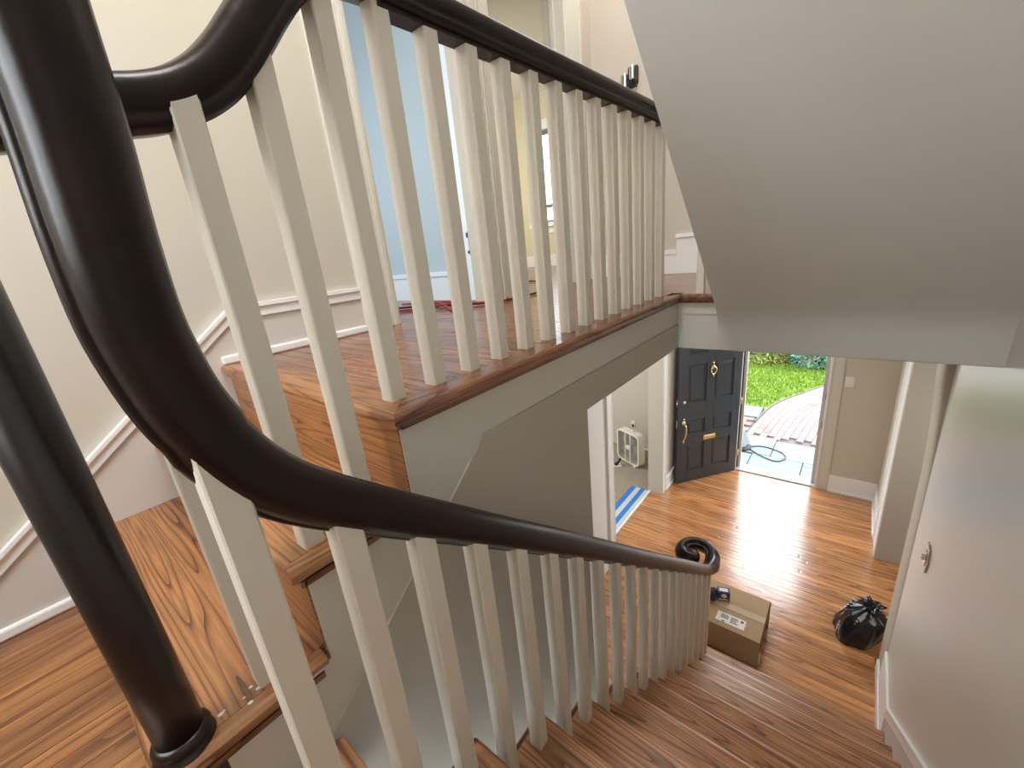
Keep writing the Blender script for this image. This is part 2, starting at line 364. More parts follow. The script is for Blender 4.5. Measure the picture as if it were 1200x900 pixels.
# blue room shell
st('wall_blue_room_far', 'blue', -14, -6.7, 7.1, 7.25, UZ, 7.5)
st('wall_blue_room_left', 'blue', -14.3, -14, -.2, 7.2, UZ, 7.5)
st('wall_blue_room_near', 'blue', -14, -6.7, -.4, -.2, UZ, 7.5)
st('ceiling_blue_room', 'ceiling', -14.3, -6.7, -.4, 7.2, 7.46, 7.6)
# yellow room shell
wall_with_openings('wall_yellow_room_far', 'yellow', 'Y', 20.0, 20.4, -18.3, -6.2, UZ-.3, 7.5, [(-14.25, -12.4, 5.75, 1.3)])
st('wall_yellow_room_left', 'yellow', -18.3, -18, 7.2, 20, UZ, 7.5)
st('wall_yellow_room_near', 'yellow', -18, -6.7, 7.25, 7.32, UZ, 7.5)
st('wall_yellow_room_right', 'yellow', -6.7, -6.3, 11.6, 20, UZ, 7.5)
st('ceiling_yellow_room', 'ceiling', -18.3, -6.7, 7.2, 20, 7.46, 7.6)
st('baseboard_yellow_room', 'trim', -18, -6.7, 19.9, 20, UZ, -.4, bevel=.02)
# openings: casings on the hall face, jamb linings
def casing(name, axis, face, out, a, b, z0, z1, m='trim', parent=None):
    """a stepped board: flat centre with a raised back band and inner bead; out = +1/-1 direction it stands proud"""
    mb = MB(); w_ = b-a
    for c, d, t in ((0, .14, .05), (.14, .84, .04), (.84, 1, .065)):
        if axis == 'X': mb.box(face, face+out*t, a+w_*c, a+w_*d, z0, z1)
        else: mb.box(a+w_*c, a+w_*d, face, face+out*t, z0, z1)
    return mb.build(name, m, parent, bevel=.008, kind='structure')
casing('trim_1', 'X', -6.15, 1, 4.20, 3.58, UZ, 6.4, 'fascia')
casing('trim_2', 'X', -6.15, 1, 6.80, 7.10, UZ, 6.4, 'wall')
casing('trim_3', 'X', -6.15, 1, 7.42, 7.12, UZ, 6.4, 'wall')
casing('trim_4', 'X', -6.15, 1, 10.25, 10.95, UZ, 6.4, 'fascia')
for nm, a, b in (('trim_5', 3.58, 7.1), ('trim_6', 7.12, 10.95)):
    st(nm, 'trim', -6.15, -6.05, a, b, 5.9, 6.4, bevel=.01)
for nm, yy, s in (('trim_7', 4.20, 1), ('trim_8', 6.80, -1), ('trim_9', 7.40, 1), ('trim_10', 10.25, -1)):
    mb = MB().box(-6.72, -6.12, yy-s*.02, yy+s*.05, UZ, 5.9).box(-6.50, -6.38, yy, yy+s*.11, UZ, 5.9); mb.build(nm, 'well' if nm in ('trim_8', 'trim_9') else 'fascia', kind='structure', bevel=.01)
bj = st('trim_11', 'blue_trim', -7.12, -6.72, 6.98, 7.1, UZ, 5.9, bevel=.012)
st('baseboard_blue_room', 'blue_trim', -14, -7.12, 7.04, 7.1, UZ, -.42)
st('trim_12', 'blue_trim', -14, -7.12, 7.0, 7.1, -.42, -.30, bevel=.02)
sp = MB().box(-6.93, -6.84, 6.955, 6.985, .02, .52).box(-6.98, -6.9, 6.95, 6.985, .40, .50).box(-6.98, -6.9, 6.95, 6.985, .05, .12)
sp.build('strike_plate', 'black', bj)
# yellow room window
wn1 = empty('window_1', (-13.7, 20, 1.3), kind='structure', label='bright window with dark muntins in the yellow room')
mb = MB()
for a, b, c, d in ((-14.6, -14.25, 1.0, 6.1), (-12.4, -12.05, 1.0, 6.1)): mb.box(a, b, 19.9, 20.0, c, d)
mb.box(-14.6, -12.05, 19.9, 20, 5.75, 6.2).box(-14.7, -11.95, 19.7, 20, 1.08, 1.3).box(-14.6, -12.05, 19.92, 20, .75, 1.08)
mb.build('window_casing', 'trim', wn1, bevel=.01)
mb = MB()
for a, b, c, d in ((-14.25, -14.17, 1.3, 5.75), (-12.48, -12.4, 1.3, 5.75), (-14.25, -12.4, 1.3, 1.42), (-14.25, -12.4, 5.55, 5.75), (-14.25, -12.4, 2.05, 2.22)): mb.box(a, b, 20.1, 20.22, c, d)
mb.build('sash', mat('grey_sash_paint', (.16, .19, .19), .5), wn1)
for z_ in (2.95, 3.5, 4.05, 4.6): box('muntin', 'grille', -14.2, -12.45, 20.13, 20.17, z_, z_+.035, wn1)
for x_ in (-13.65, -13.05): box('muntin', 'grille', x_, x_+.03, 20.13, 20.17, 1.42, 5.6, wn1)
box('pane', 'glass', -14.2, -12.45, 20.15, 20.16, 1.5, 5.7, wn1)
# landing window behind the camera
wn2 = empty('window_2', (-3.2, -4.1, .6), kind='structure', label='landing window behind the viewer')
mb = MB()
for a, b, c, d in ((-5.2, -5.05, .6, 4.8), (-1.35, -1.2, .6, 4.8), (-5.2, -1.2, .6, .75), (-5.2, -1.2, 4.65, 4.8), (-5.2, -1.2, 2.6, 2.75), (-3.25, -3.15, .6, 4.8)): mb.box(a, b, -4.4, -4.25, c, d)
mb.build('sash', 'trim', wn2)
box('pane', 'glass', -5.1, -1.3, -4.34, -4.33, .7, 4.7, wn2)

# ---- well wall, stringer fascia, header, soffit
HY, HZ = 7.57, -1.985
low = lambda y: -1.545-.835*(2.39-y)
fas = [(HY, -1.10), (1.552, -1.10), (1.552, -1.80), (.682, -1.80), (.682, -2.52), (-.178, -2.52), (-.178, low(-.178)), (2.39, -1.545), (HY, -1.545)]
MB().prism(fas, 'X', -2.7, -2.503).build('trim_stringer', 'fascia', kind='structure')
wl_ = [(HY, -1.547), (2.39, -1.547), (-.17, low(-.17)-.002), (-.17, LZ), (4.22, LZ), (4.22, HZ), (HY, HZ)]
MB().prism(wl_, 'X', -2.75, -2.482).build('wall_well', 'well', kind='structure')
st('wall_well_back', 'well', -5.9, -2.76, 4.0, 4.215, LZ, HZ)
st('wall_header', 'soffit', -2.6, -1.827, HY, HY+.3, HZ, -1.36)
st('trim_header', 'fascia', -2.5, -1.827, HY-.02, HY+.3, -1.36, -1.11)
sl = .925
z_at = lambda y: -1.384+sl*(HY-y)
sp_ = [(HY+.3, HZ), (HY+.01, HZ), (HY, HZ+.01), (HY, HZ+.03), (HY, -1.62), (HY-.02, -1.50), (HY-.07, -1.38), (HY-.15, -1.27), (HY-.28, -1.13), (HY-.5, z_at(HY-.5)), (-1.9, z_at(-1.9)), (-1.9, 7.6), (.2, 7.6), (7.9, -1.05), (HY+.3, -1.2)]
mb = MB(); n = len(sp_); mb.prism(sp_, 'X', -1.827, 1.485, True); mb.build('ceiling_sloping_soffit', 'soffit', kind='structure')
# foyer ceiling
st('ceiling_foyer', 'ceiling', -5.9, -2.76, 4.0, 7.9, HZ, -1.35)
st('ceiling_foyer_main', 'ceiling', -5.9, 1.9, 7.86, 19.7, HZ, -1.35)
# ---- right wall
st('wall_right', 'wall_right', 1.486, 1.95, -4.5, 10.5, LZ, 7.5)
st('wall_right_return', 'wall_right', 1.50, 1.95, 10.5, 11.44, LZ, -1.35)
st('wall_right_hall', 'wall', 1.485, 1.95, 7.87, 12, -1.0, 7.5)
bow = lambda z: 1.470-.125*max(0.0, min(1.0, (z+5.6)/2.6))**1.7
mb = MB(); zs = [LZ+.0]+[-10.4+i*.42 for i in range(21)]; vs = []; 
ring = [(11.45, .5), (11.45, .012), (11.42, 0), (10.75, .0), (10.62, .004), (10.5, .03), (10.5, .5)]
for z in zs:
    for yy, dx in ring: vs.append((bow(z)+dx, yy, z))
n = len(ring); fs = []
for j in range(len(zs)-1):
    for i in range(n-1): fs.append((j*n+i, j*n+i+1, (j+1)*n+i+1, (j+1)*n+i))
MB().add(vs, fs, True).build('trim_opening_edge', 'well', kind='structure')
st('wall_right_over_opening', 'wall', 1.45, 1.95, 11.44, 15.87, -2.5, -1.35)
st('wall_right_front', 'wall', 1.42, 2.05, 15.9, 19.7, LZ, -1.35)
st('trim_13', 'well', 1.40, 2.07, 15.84, 15.95, LZ, -2.4, bevel=.01)
casing('trim_14', 'X', 1.42, -1, 15.90, 17.1, LZ, -2.2)
mb = MB().box(1.36, 1.42, 17.1, 19.6, LZ, LZ+.75).box(1.33, 1.42, 17.1, 19.6, LZ, LZ+.1); mb.build('baseboard_right', 'trim', kind='structure', bevel=.01)
# side room beyond the right opening
st('wall_side_room_far', 'wall', 2.0, 5.6, 17.5, 17.9, LZ, -1.5)
st('wall_side_room_right', 'wall', 5.3, 5.6, 9, 17.9, LZ, -1.5)
st('wall_side_room_near', 'wall', 1.95, 5.6, 8.8, 9.1, LZ, -1.5)
st('ceiling_side_room', 'ceiling', 1.95, 5.6, 8.8, 17.9, -1.92, -1.5)
st('floor_side_room', 'oak_x', 3.5, 5.6, 9, 17.9, LZ-.2, LZ)
st('floor_side_room_edge', 'oak_x', 1.96, 3.5, 9, 11.5, LZ-.2, LZ)
st('floor_side_room_end', 'oak_x', 2.05, 3.5, 15.8, 17.9, LZ-.2, LZ)
# skirt and cap along the lower flight on the right wall
capz = lambda y: -9.76+.838*(8.99-y)
sk = [(8.99, LZ), (8.99, capz(8.99)), (.2, capz(.2)), (.2, LN-1.0)]
MB().prism(sk, 'X', 1.485, 1.475).build('trim_15', 'skirt', kind='structure')
MB().prism([(8.99, capz(8.99)), (8.99, capz(8.99)-.24), (.2, capz(.2)-.24), (.2, capz(.2))], 'X', 1.485, 1.445).build('trim_16', 'trim', kind='structure', bevel=.008)
MB().prism([(8.99, capz(8.99)+.05), (8.99, capz(8.99)-.02), (.2, capz(.2)-.02), (.2, capz(.2)+.05)], 'X', 1.485, 1.42).build('trim_17', 'trim', kind='structure', bevel=.01)
MB().box(1.435, 1.485, 8.99, 10.55, LZ, -9.73).box(1.415, 1.485, 8.99, 11.2, LZ, LZ+.32).build('baseboard_stair_end', 'trim', kind='structure', bevel=.01)
# skirt and cap on the left wall: slopes with the short flight, level in the hall
ct = lambda y: -.33-.79*(1.75-y)
skl = [(3.58, UZ), (3.58, -.35), (1.75, -.35), (-1.05, ct(-1.05)), (-4.1, ct(-1.05)), (-4.1, LN), (1.6, LN)]
MB().prism([(3.58, UZ-.1)]+skl[1:6]+[(1.6, LN)], 'X', -6.15, -6.125).build('trim_18', 'skirt', kind='structure')
cp = MB()
def capseg(y0, z0, y1, z1):
    cp.prism([(y0, z0+.02), (y1, z1+.02), (y1, z1-.15), (y0, z0-.15)], 'X', -6.15, -6.09)
    cp.prism([(y0, z0+.03), (y1, z1+.03), (y1, z1-.03), (y0, z0-.03)], 'X', -6.15, -6.06)
capseg(3.58, -.32, 1.70, -.32); capseg(1.75, -.325, -1.05, ct(-1.05)+.03); capseg(-1.0, ct(-1.05)+.03, -4.1, ct(-1.05)+.03)
cp.build('trim_19', 'trim', kind='structure', bevel=.006)
st('baseboard_left_hall', 'trim', -6.15, -6.08, 1.50, 3.58, UZ, UZ+.11, bevel=.025)
st('baseboard_left_landing', 'trim', -6.15, -6.08, -4.1, -.23, LN, LN+.12, bevel=.025)
# far hall wall: base boards
mb = MB().box(-6.15, -6.09, 10.95, 11.5, UZ, -.45).box(-6.15, -6.07, 10.95, 11.5, -.45, -.34)
mb.build('baseboard_hall_far', 'trim', kind='structure', bevel=.01)
mb = MB().box(-6.09, -3.85, 11.44, 11.5, UZ, -.50).box(-6.09, -3.85, 11.41, 11.5, -.50, -.38).box(-3.85, 1.48, 11.42, 11.5, UZ, -.10).box(-3.85, 1.48, 11.36, 11.5, -.10, .0); mb.build('baseboard_hall_end', 'trim', kind='structure', bevel=.01)
# ---- foyer left wall with opening to the fan room, front wall with the door opening
wall_with_openings('wall_foyer_left', 'wall', 'X', -5.82, -6.4, 4.0, 19.65, LZ, -1.35, [(11.4, 16.03, -3.9, LZ)])
wall_with_openings('wall_foyer_front', 'wall', 'Y', 19.68, 20.25, -14.3, 2.1, LZ, -1.35, [(-3.62, -.58, -4.02, LZ)])
casing('trim_20', 'X', -5.82, 1, 11.4, 11.0, LZ, -3.6)
casing('trim_21', 'X', -5.82, 1, 16.03, 16.38, LZ, -3.6)
st('trim_22', 'trim', -5.82, -5.70, 9.66, 10.63, LZ, -1.93, bevel=.01)
st('trim_23', 'fascia', -6.42, -5.80, 15.97, 16.05, LZ, -3.9)
st('trim_24', 'fascia', -6.42, -5.80, 11.38, 11.45, LZ, -3.9)
mb = MB().box(-5.82, -5.76, 16.38, 19.6, LZ, LZ+.62).box(-5.82, -5.73, 16.38, 19.6, LZ, LZ+.1).box(-5.82, -5.74, 16.38, 19.6, LZ+.56, LZ+.66); mb.build('baseboard_foyer_left', 'trim', kind='structure', bevel=.01)
mb = MB().box(-.12, 1.42, 19.62, 19.68, LZ, LZ+.78).box(-.12, 1.42, 19.58, 19.68, LZ, LZ+.1); mb.build('baseboard_foyer_front', 'trim', kind='structure', bevel=.01)
# entrance frame
fr = empty('door_frame', (-2.1, 19.7, LZ), kind='structure', label='beige front door frame with white weatherstrip')
casing('casing', 'Y', 19.68, -1, -.50, -.13, LZ, -3.6, 'fascia', fr)
casing('casing', 'Y', 19.68, -1, -3.70, -4.3, LZ, -3.6, 'fascia', fr)
jb = MB().box(-.58, -.50, 19.6, 20.25, LZ, -4.02).box(-3.70, -3.62, 19.6, 20.25, LZ, -4.02).box(-3.7, -.5, 19.6, 20.25, -4.02, -3.94).build('jamb', 'trim', fr, bevel=.008)
MB().box(-.72, -.58, 19.98, 20.06, LZ, -4.02).box(-3.62, -3.50, 19.98, 20.06, LZ, -4.02).build('door_stop', 'plastic', fr)
box('sill', 'grille', -3.7, -.5, 19.66, 20.35, LZ-.05, LZ+.05, fr, bevel=.02)
box('strike_plate', 'black', -.60, -.575, 19.72, 19.86, -6.95, -6.72, fr)
box('strike_plate', 'black', -.60, -.575, 19.72, 19.86, -8.25, -7.95, fr)
# fan room shell
st('wall_fan_room_left', 'wall', -14.3, -14, 8, 19.7, LZ, -1.35)
st('wall_fan_room_near', 'wall', -14, -6.4, 7.8, 8, LZ, -1.35)
st('ceiling_fan_room', 'ceiling', -14.3, -6.4, 8, 19.7, -1.92, -1.35)

# ================================================================ STAIRS
RZ, GY = .714, .829
nose = [(8.89-GY*j, -10.276+RZ*j) for j in range(10)]
SF = empty('staircase', (-.3, 5, LZ), 'long oak flight descending from the landing to the foyer', 'staircase')
def tread_mesh(x0, x1, yb, yf, z, ret=True, m='tread_low', th=.11):
    """board with a rounded nosing in front and a rounded return on its left edge"""
    mb = MB(); r = th/2; prof = [(yb, z-th), (yb, z)]
    return prof
def tread(x0, x1, yb, yf, z, m, parent, sgn=1, th=.11):
    """front edge at yf (sgn=+1: front faces +y), rounded"""
    r = th/2; pr_ = [(yb, z-th), (yb, z)]
    for i in range(7):
        a = math.pi/2-math.pi*i/6; pr_.append((yf-sgn*r*.9+sgn*r*.9*math.cos(a), z-r+r*math.sin(a)))
    return MB().prism(pr_, 'X', x0, x1).build('tread', m, parent)
for j, (y, z) in enumerate(nose):
    yb = y-GY-.1
    if j:
        tread(-2.02, 1.475, yb, y, z, 'tread_low', SF)
        MB().prism([(-2.02, z), (-2.06, z-.015), (-2.09, z-.055), (-2.06, z-.095), (-2.02, z-.11)], 'Y', yb+.1, y-.02).build('return_nosing', 'nosing_y', SF)
        box('riser', 'tread_low', -2.03, 1.475, y-.13, y-.09, z-RZ, z-.11, SF)
    else:
        out = [(1.475, yb), (1.475, y)]
        for i in range(13):
            a = math.pi/2+math.pi*i/12; out.append((-2.45+.50*math.cos(a), y-.50+.50*math.sin(a)))
        out.append((-2.45, yb)); 
        MB().prism(out, 'Z', z-.11, z).build('tread', 'tread_low', SF, bevel=.03)
        inn = [(1.475, yb), (1.475, y-.1)]
        for i in range(13):
            a = math.pi/2+math.pi*i/12; inn.append((-2.42+.40*math.cos(a), y-.50+.40*math.sin(a)))
        MB().prism(inn, 'Z', z-RZ, z-.11).build('riser', 'fascia', SF)
box('riser', 'tread_low', -2.03, 1.475, .47, .51, LN-RZ, LN-.11, SF)
sb = [(8.5, LZ)]
for j, (y, z) in enumerate(nose[1:], 1): sb += [(y-.1, z-RZ+.0 if j > 1 else z-RZ), (y-.1, z-.11)]
sb += [(.5, nose[-1][1]-.11), (.5, LN-.11), (.1, LN-.11), (.1, LN-1.6), (7.3, LZ)]
MB().prism(sb, 'X', -2.06, -2.0).build('string_board', 'fascia', SF)
# short flight up to the hall
SU = empty('staircase', (-4.3, .6, LN), 'short oak flight of two treads climbing from landing to upper hall', 'staircase')
def up_tread(yf, yb, z):
    r = .055; pr_ = [(yb, z-.11), (yb, z)]
    for i in range(7):
        a = math.pi/2+math.pi*i/6; pr_.append((yf+r+r*math.cos(a), z-r+r*math.sin(a)))
    MB().prism(pr_, 'X', -6.12, -2.56).build('tread', 'tread', SU)
    # side return board, mitred look, runs front to back
    rp = [(-2.565, z-.11), (-2.565, z)]
    for i in range(7):
        a = math.pi/2-math.pi*i/6; rp.append((-2.44-.055+.055*math.cos(a), z-.055+.055*math.sin(a)))
    MB().prism(rp, 'Y', yf+.0, yb-.03).build('return_nosing', 'tread_y', SU, bevel=.012)
    MB().box(-2.5, -2.46, yf+.07, yb-.07, z-.155, z-.11).build('cove_moulding', 'nosing_y', SU)
up_tread(-.274, .68, LN+RZ); up_tread(.588, 1.56, LN+2*RZ)
for yy, z in ((-.19, LN), (.67, LN+RZ), (1.54, LN+2*RZ)):
    box('riser', 'tread', -6.12, -2.515, yy, yy+.06, z, z+RZ-.10, SU)
    box('cove_moulding', 'tread', -6.12, -2.46, yy-.035, yy, z+RZ-.15, z+RZ-.105, SU)
mb = MB(); rq = random.Random(9)
for i in range(9):
    a = rq.uniform(0, .34); b_ = rq.uniform(-.06, .06); r_ = rq.uniform(.006, .018)
    cx0 = -2.60+b_; cy0 = .04+a; z_ = LN+RZ
    mb.add([(cx0+r_*math.cos(k*1.05), cy0+r_*1.3*math.sin(k*1.05), z_) for k in range(6)]+[(cx0, cy0, z_+.008)], [(k, (k+1) % 6, 6) for k in range(6)])
mb.build('paint_specks', 'trim', SU, kind='stuff', label='dried white paint specks')
# ---- railings
prof = [(-.075, -.098), (-.092, -.085), (-.110, -.080), (-.116, -.055), (-.112, -.040), (-.104, -.033), (-.116, -.022), (-.120, .03), (-.108, .075), (-.07, .103), (0, .113),
        (.07, .103), (.108, .075), (.120, .03), (.116, -.022), (.104, -.033), (.112, -.040), (.116, -.055), (.110, -.080), (.092, -.085), (.075, -.098)]
bal8 = MB(); hw = .06; c_ = .008
ring8 = [(-hw+c_, -hw), (hw-c_, -hw), (hw, -hw+c_), (hw, hw-c_), (hw-c_, hw), (-hw+c_, hw), (-hw, hw-c_), (-hw, -hw+c_)]
bm_ = bpy.data.meshes.new('baluster')
vs = [(a*S, b*S, 0) for a, b in ring8]+[(a*S, b*S, 1) for a, b in ring8]
bm_.from_pydata(vs, [], [(i, (i+1) % 8, (i+1) % 8+8, i+8) for i in range(8)]+[tuple(range(7, -1, -1)), tuple(range(8, 16))]); bm_.materials.append(M['baluster'])
def baluster(x, y, z0, z1, parent, k=1.0):
    o = bpy.data.objects.new('baluster', bm_); COL.objects.link(o); o.location = P(x, y, z0); o.scale = (k, k, (z1-z0)*S); adopt(o, parent); return o
# lower railing: gooseneck at the landing, long straight slope, volute at the foot
XL = -1.93
RL = empty('stair_railing', (XL, 4, LN), 'long descending railing with gooseneck and curled volute end, cream balusters', 'railing')
pp = [(-2.6, -.1, 1.62), (-2.35, .02, 1.78), (-2.1, .2, 1.74), (-1.95, .28, 1.5), (XL, .29, 1.15), (XL, .28, .815), (XL, .272, .50), (XL, .250, .12), (XL, .256, -.196), (XL, .333, -.543), (XL, .545, -.915), (XL, 1.0, -1.325), (XL, 1.65, -1.86),
      (XL, 3.3, -3.22), (XL, 5.0, -4.64), (XL, 6.6, -5.96), (-1.94, 7.9, -7.04), (-1.95, 8.4, -7.40), (-1.965, 8.75, -7.56)]
C0 = Vector((-2.42, 9.0, -7.62)); 
for i in range(0, 15):
    th = math.radians(i*20); r = .41-.0009*i*i-.002*i; pp.append((C0.x+r*math.cos(th), C0.y+r*math.sin(th), C0.z))
path = curve(pp, 6)
scl = [1.10 if p.y < .6 else (1.10-.10*min(1, (p.y-.6)/1.2) if p.z > -7.3 else min(1.35, 1+(-7.3-p.z)*1.3)) for p in path]
for p in path:
    if p.z > -.6: p.y += .012
MB().sweep(path, prof, up=(-.3, -.2, 1), scale=scl).build('handrail', 'rail', RL)
MB().lathe([(.05, -7.74), (.20, -7.73), (.235, -7.66), (.225, -7.56), (.15, -7.515), (0.02, -7.505)], -2.50, 8.86).build('volute_eye', 'rail', RL)
def rail_z(y):
    best = min((p for p in path if p.y < 8.7 and p.z < .0), key=lambda p: abs(p.y-y)); 
    cand = [p for p in path if p.z < 0 and p.x > -2.0]
    for a, b in zip(cand, cand[1:]):
        if a.y <= y <= b.y: return a.z+(b.z-a.z)*(y-a.y)/max(1e-6, b.y-a.y)
    return best.z
def low_tread_z(y):
    z = LN if y < .6 else None
    if z is None:
        for yy, zz in nose[::-1]:
            if y <= yy: z = zz; break
    return z if z is not None else LZ
for i in range(20):
    y = .33+.4205*i
    baluster(-1.90 if y < 8 else -1.93, y, low_tread_z(y), (rail_z(y) if y > .45 else -.60), RL, 1.2-.27*min(1, y/4.5))
for a in (20, 75, 125, 175, 225):
    th = math.radians(a); baluster(C0.x+.40*math.cos(th), 8.62+.30*math.sin(th)-.1, -10.276, -7.66, RL)
baluster(-2.48, 8.85, -10.276, -7.6, RL)
# upper railing
XU = -2.72
RU = empty('stair_railing', (XU, 4, UZ), 'upper hall railing, level black handrail dipping down over the short flight', 'railing')
pu = [(-2.64, -.05, .64), (-2.70, .08, .68), (XU, .206, .71), (XU, .363, .758), (XU, .569, .80), (XU, .72, .835), (XU, .86, .89), (XU, 1.0, .985), (XU, 1.13, 1.114), (XU, 1.244, 1.254), (XU, 1.361, 1.401), (XU, 1.51, 1.56), (XU, 1.70, 1.69), (XU, 2.0, 1.75), (XU, 2.7, 1.75), (XU, 4.1, 1.745), (XU, 6.0, 1.745), (XU, 7.5, 1.745)]
pathu = curve(pu, 6)
sclu = [1.2 if p.y < 1.3 else 1.2-.10*min(1, (p.y-1.3)/.8) for p in pathu]
MB().sweep(pathu, prof, up=(0, 0, 1), scale=sclu).build('handrail', 'rail', RU)
box('fillet', 'rail', XU-.07, XU+.07, 2.1, 7.5, 1.605, 1.66, RU)
MB().sweep([(XU, 7.38, 1.745), (-2.3, 7.52, 1.745), (-1.85, 7.52, 1.745)], prof).build('handrail', 'rail', RU)
def railu(y):
    for a, b in zip(pathu, pathu[1:]):
        if a.y <= y <= b.y: return a.z+(b.z-a.z)*(y-a.y)/max(1e-6, b.y-a.y)
    return 1.745
for y in [.35, .82, 1.245]+[1.70+.4255*i for i in range(14)]:
    z0 = LN+RZ if y < .58 else (LN+2*RZ if y < 1.45 else UZ)
    baluster(XU+(.07 if y < 1 else .03 if y < 1.5 else 0), y, z0, railu(y), RU, 1.14)
baluster(-2.12, 7.56, UZ, 1.7, RU)
# newel post on the first tread
NW = empty('newel_post', (-2.62, -.10, LN), 'round black newel post at the lowest tread of the short flight', 'newel post')
nx, ny, nz = -2.62, -.10, LN+RZ
MB().lathe([(.112, nz-.1), (.115, nz+.6), (.112, 1.55)], nx, ny, 40).build('shaft', 'newel', NW)
MB().lathe([(.165, nz-.13), (.172, nz-.08), (.155, nz-.055), (.148, nz-.045), (.156, nz-.02), (.148, nz+.0), (.128, nz+.015), (.125, nz+.035), (.142, nz+.06), (.132, nz+.085), (.112, nz+.10)], nx, ny, 40).build('base_ring', 'newel', NW)
MB().lathe([(.168, LN), (.168, nz-.12), (.160, nz-.10)], nx, ny, 40).build('drum', 'newel', NW)
MB().lathe([(.112, 1.50), (.15, 1.52), (.16, 1.58), (.12, 1.65), (.03, 1.68)], nx, ny, 32).build('cap', 'newel', NW)

# ================================================================ FRONT DOOR (open)
ang = math.atan2(-.799, -.601)
DR = empty('door_1', (-3.60, 19.66, LZ+.02), kind='structure', label='charcoal panelled front door standing open', rz=ang)
# local frame: x along the leaf from the hinge, y = leaf thickness (visible face at y=+?), z up
DT = .15
def dbox(mb, s0, s1, z0, z1, t0, t1): return mb.box(s0, s1, t0, t1, z0-LZ-.02, z1-LZ-.02)
def dbuild(mb, name, m, parent=None, bevel=0.0):
    me = mb.mesh(name, m, bevel, world=False); o = bpy.data.objects.new(name, me); COL.objects.link(o)
    o.parent = parent or DR; return o
# the visible (outer) face looks to local +y
cols = ((.47, 1.43), (1.84, 2.74)); rows = ((-10.45, -9.06), (-8.60, -7.90), (-7.08, -5.36), (-4.88, -4.32))
ztop = -4.08
mb = MB()
for a, b in ((0.02, .47), (1.43, 1.84), (2.74, 3.21)): dbox(mb, a, b, LZ+.03, ztop, -DT, 0)
for a, b in cols:
    e = [LZ+.03]+[q_ for r_ in rows for q_ in r_]+[ztop]
    for i in range(0, len(e), 2): dbox(mb, a, b, e[i], e[i+1], -DT, 0)
leaf = dbuild(mb, 'leaf', 'door', bevel=.006)
for a, b in cols:
    for c, d in rows:
        mb = MB(); c2 = c-LZ-.02; d2 = d-LZ-.02; w1, w2 = .05, .14
        for sgn in (1,):
            vs = [(a, -.055, c2), (b, -.055, c2), (b, -.055, d2), (a, -.055, d2),
                  (a+w1, -.065, c2+w1), (b-w1, -.065, c2+w1), (b-w1, -.065, d2-w1), (a+w1, -.065, d2-w1),
                  (a+w2, -.025, c2+w2), (b-w2, -.025, c2+w2), (b-w2, -.025, d2-w2), (a+w2, -.025, d2-w2),
                  (a, -.10, c2), (b, -.10, c2), (b, -.10, d2), (a, -.10, d2)]
            fs = [(8, 9, 10, 11), (15, 14, 13, 12)]
            for i in range(4):
                k = (i+1) % 4; fs += [(i, k, k+4, i+4), (i+4, k+4, k+8, i+8), (i+12, k+12, k, i)]
            mb.add(vs, fs)
        dbuild(mb, 'raised_panel', 'door')
def dz(z): return z-LZ-.02
def lathe_y(prof, sx, sz, seg=20):
    """solid of revolution about local +y"""
    mb = MB(); v = []; f = []
    for r, t in prof:
        for i in range(seg):
            a = 2*math.pi*i/seg; v.append((sx+r*math.cos(a), t, sz+r*math.sin(a)))
    for j in range(len(prof)-1):
        for i in range(seg):
            a = j*seg+i; b = j*seg+(i+1) % seg; f.append((a, b, b+seg, a+seg))
    f += [tuple(range(seg-1, -1, -1)), tuple(range(len(v)-seg, len(v)))]
    return mb.add(v, f, True)
# knocker: plate, urn-like top finial, ring
kx, kz = 1.56, dz(-5.70)
kn = lathe_y([(.09, 0), (.10, .02), (.07, .05), (.03, .06)], kx, kz+.12)
kn.add(*(lambda m_: (m_.v, m_.f, True))(lathe_y([(.045, 0), (.05, .03), (.02, .05)], kx, kz+.30)))
kn.box(kx-.018, kx+.018, .0, .03, kz+.18, kz+.40)
kn.tube([(kx+.13*math.cos(t/16*2*math.pi), .055+.015*math.cos(t/16*2*math.pi*2), kz-.03+.17*math.sin(t/16*2*math.pi)) for t in range(17)], .030, 8)
kn.tube([(kx, .04, kz-.19), (kx, .05, kz-.26), (kx, .03, kz-.34)], .025, 8)
kn.add(*(lambda m_: (m_.v, m_.f, True))(lathe_y([(.05, 0), (.05, .04), (.02, .06)], kx, kz-.20)))
dbuild(kn, 'knocker', 'brass')
mb = MB(); mb.box(1.28, 1.90, 0, .03, dz(-8.98), dz(-8.76)); mb.box(1.36, 1.82, .03, .05, dz(-8.93), dz(-8.81)); dbuild(mb, 'mail_slot', 'brass', bevel=.01)
hs = 2.93
hm = lathe_y([(.10, 0), (.105, .02), (.06, .05)], hs, dz(-7.98))
hm.add(*(lambda m_: (m_.v, m_.f, True))(lathe_y([(.05, 0), (.055, .03), (.03, .05)], hs, dz(-8.82))))
hm.tube(curve([(hs, .03, dz(-8.0)), (hs, .17, dz(-8.06)), (hs, .21, dz(-8.25)), (hs, .17, dz(-8.5)), (hs, .11, dz(-8.68)), (hs, .03, dz(-8.82))], 5), .032, 8)
hm.tube([(hs, .0, dz(-7.88)), (hs, .03, dz(-7.80)), (hs+.01, .02, dz(-7.74))], .03, 8)
hm.tube([(hs, .02, dz(-8.85)), (hs, .02, dz(-8.97))], .028, 8)
dbuild(hm, 'handle', 'brass')
dbuild(lathe_y([(.07, 0), (.07, .03), (.03, .04)], hs, dz(-7.0)), 'deadbolt', 'chrome')
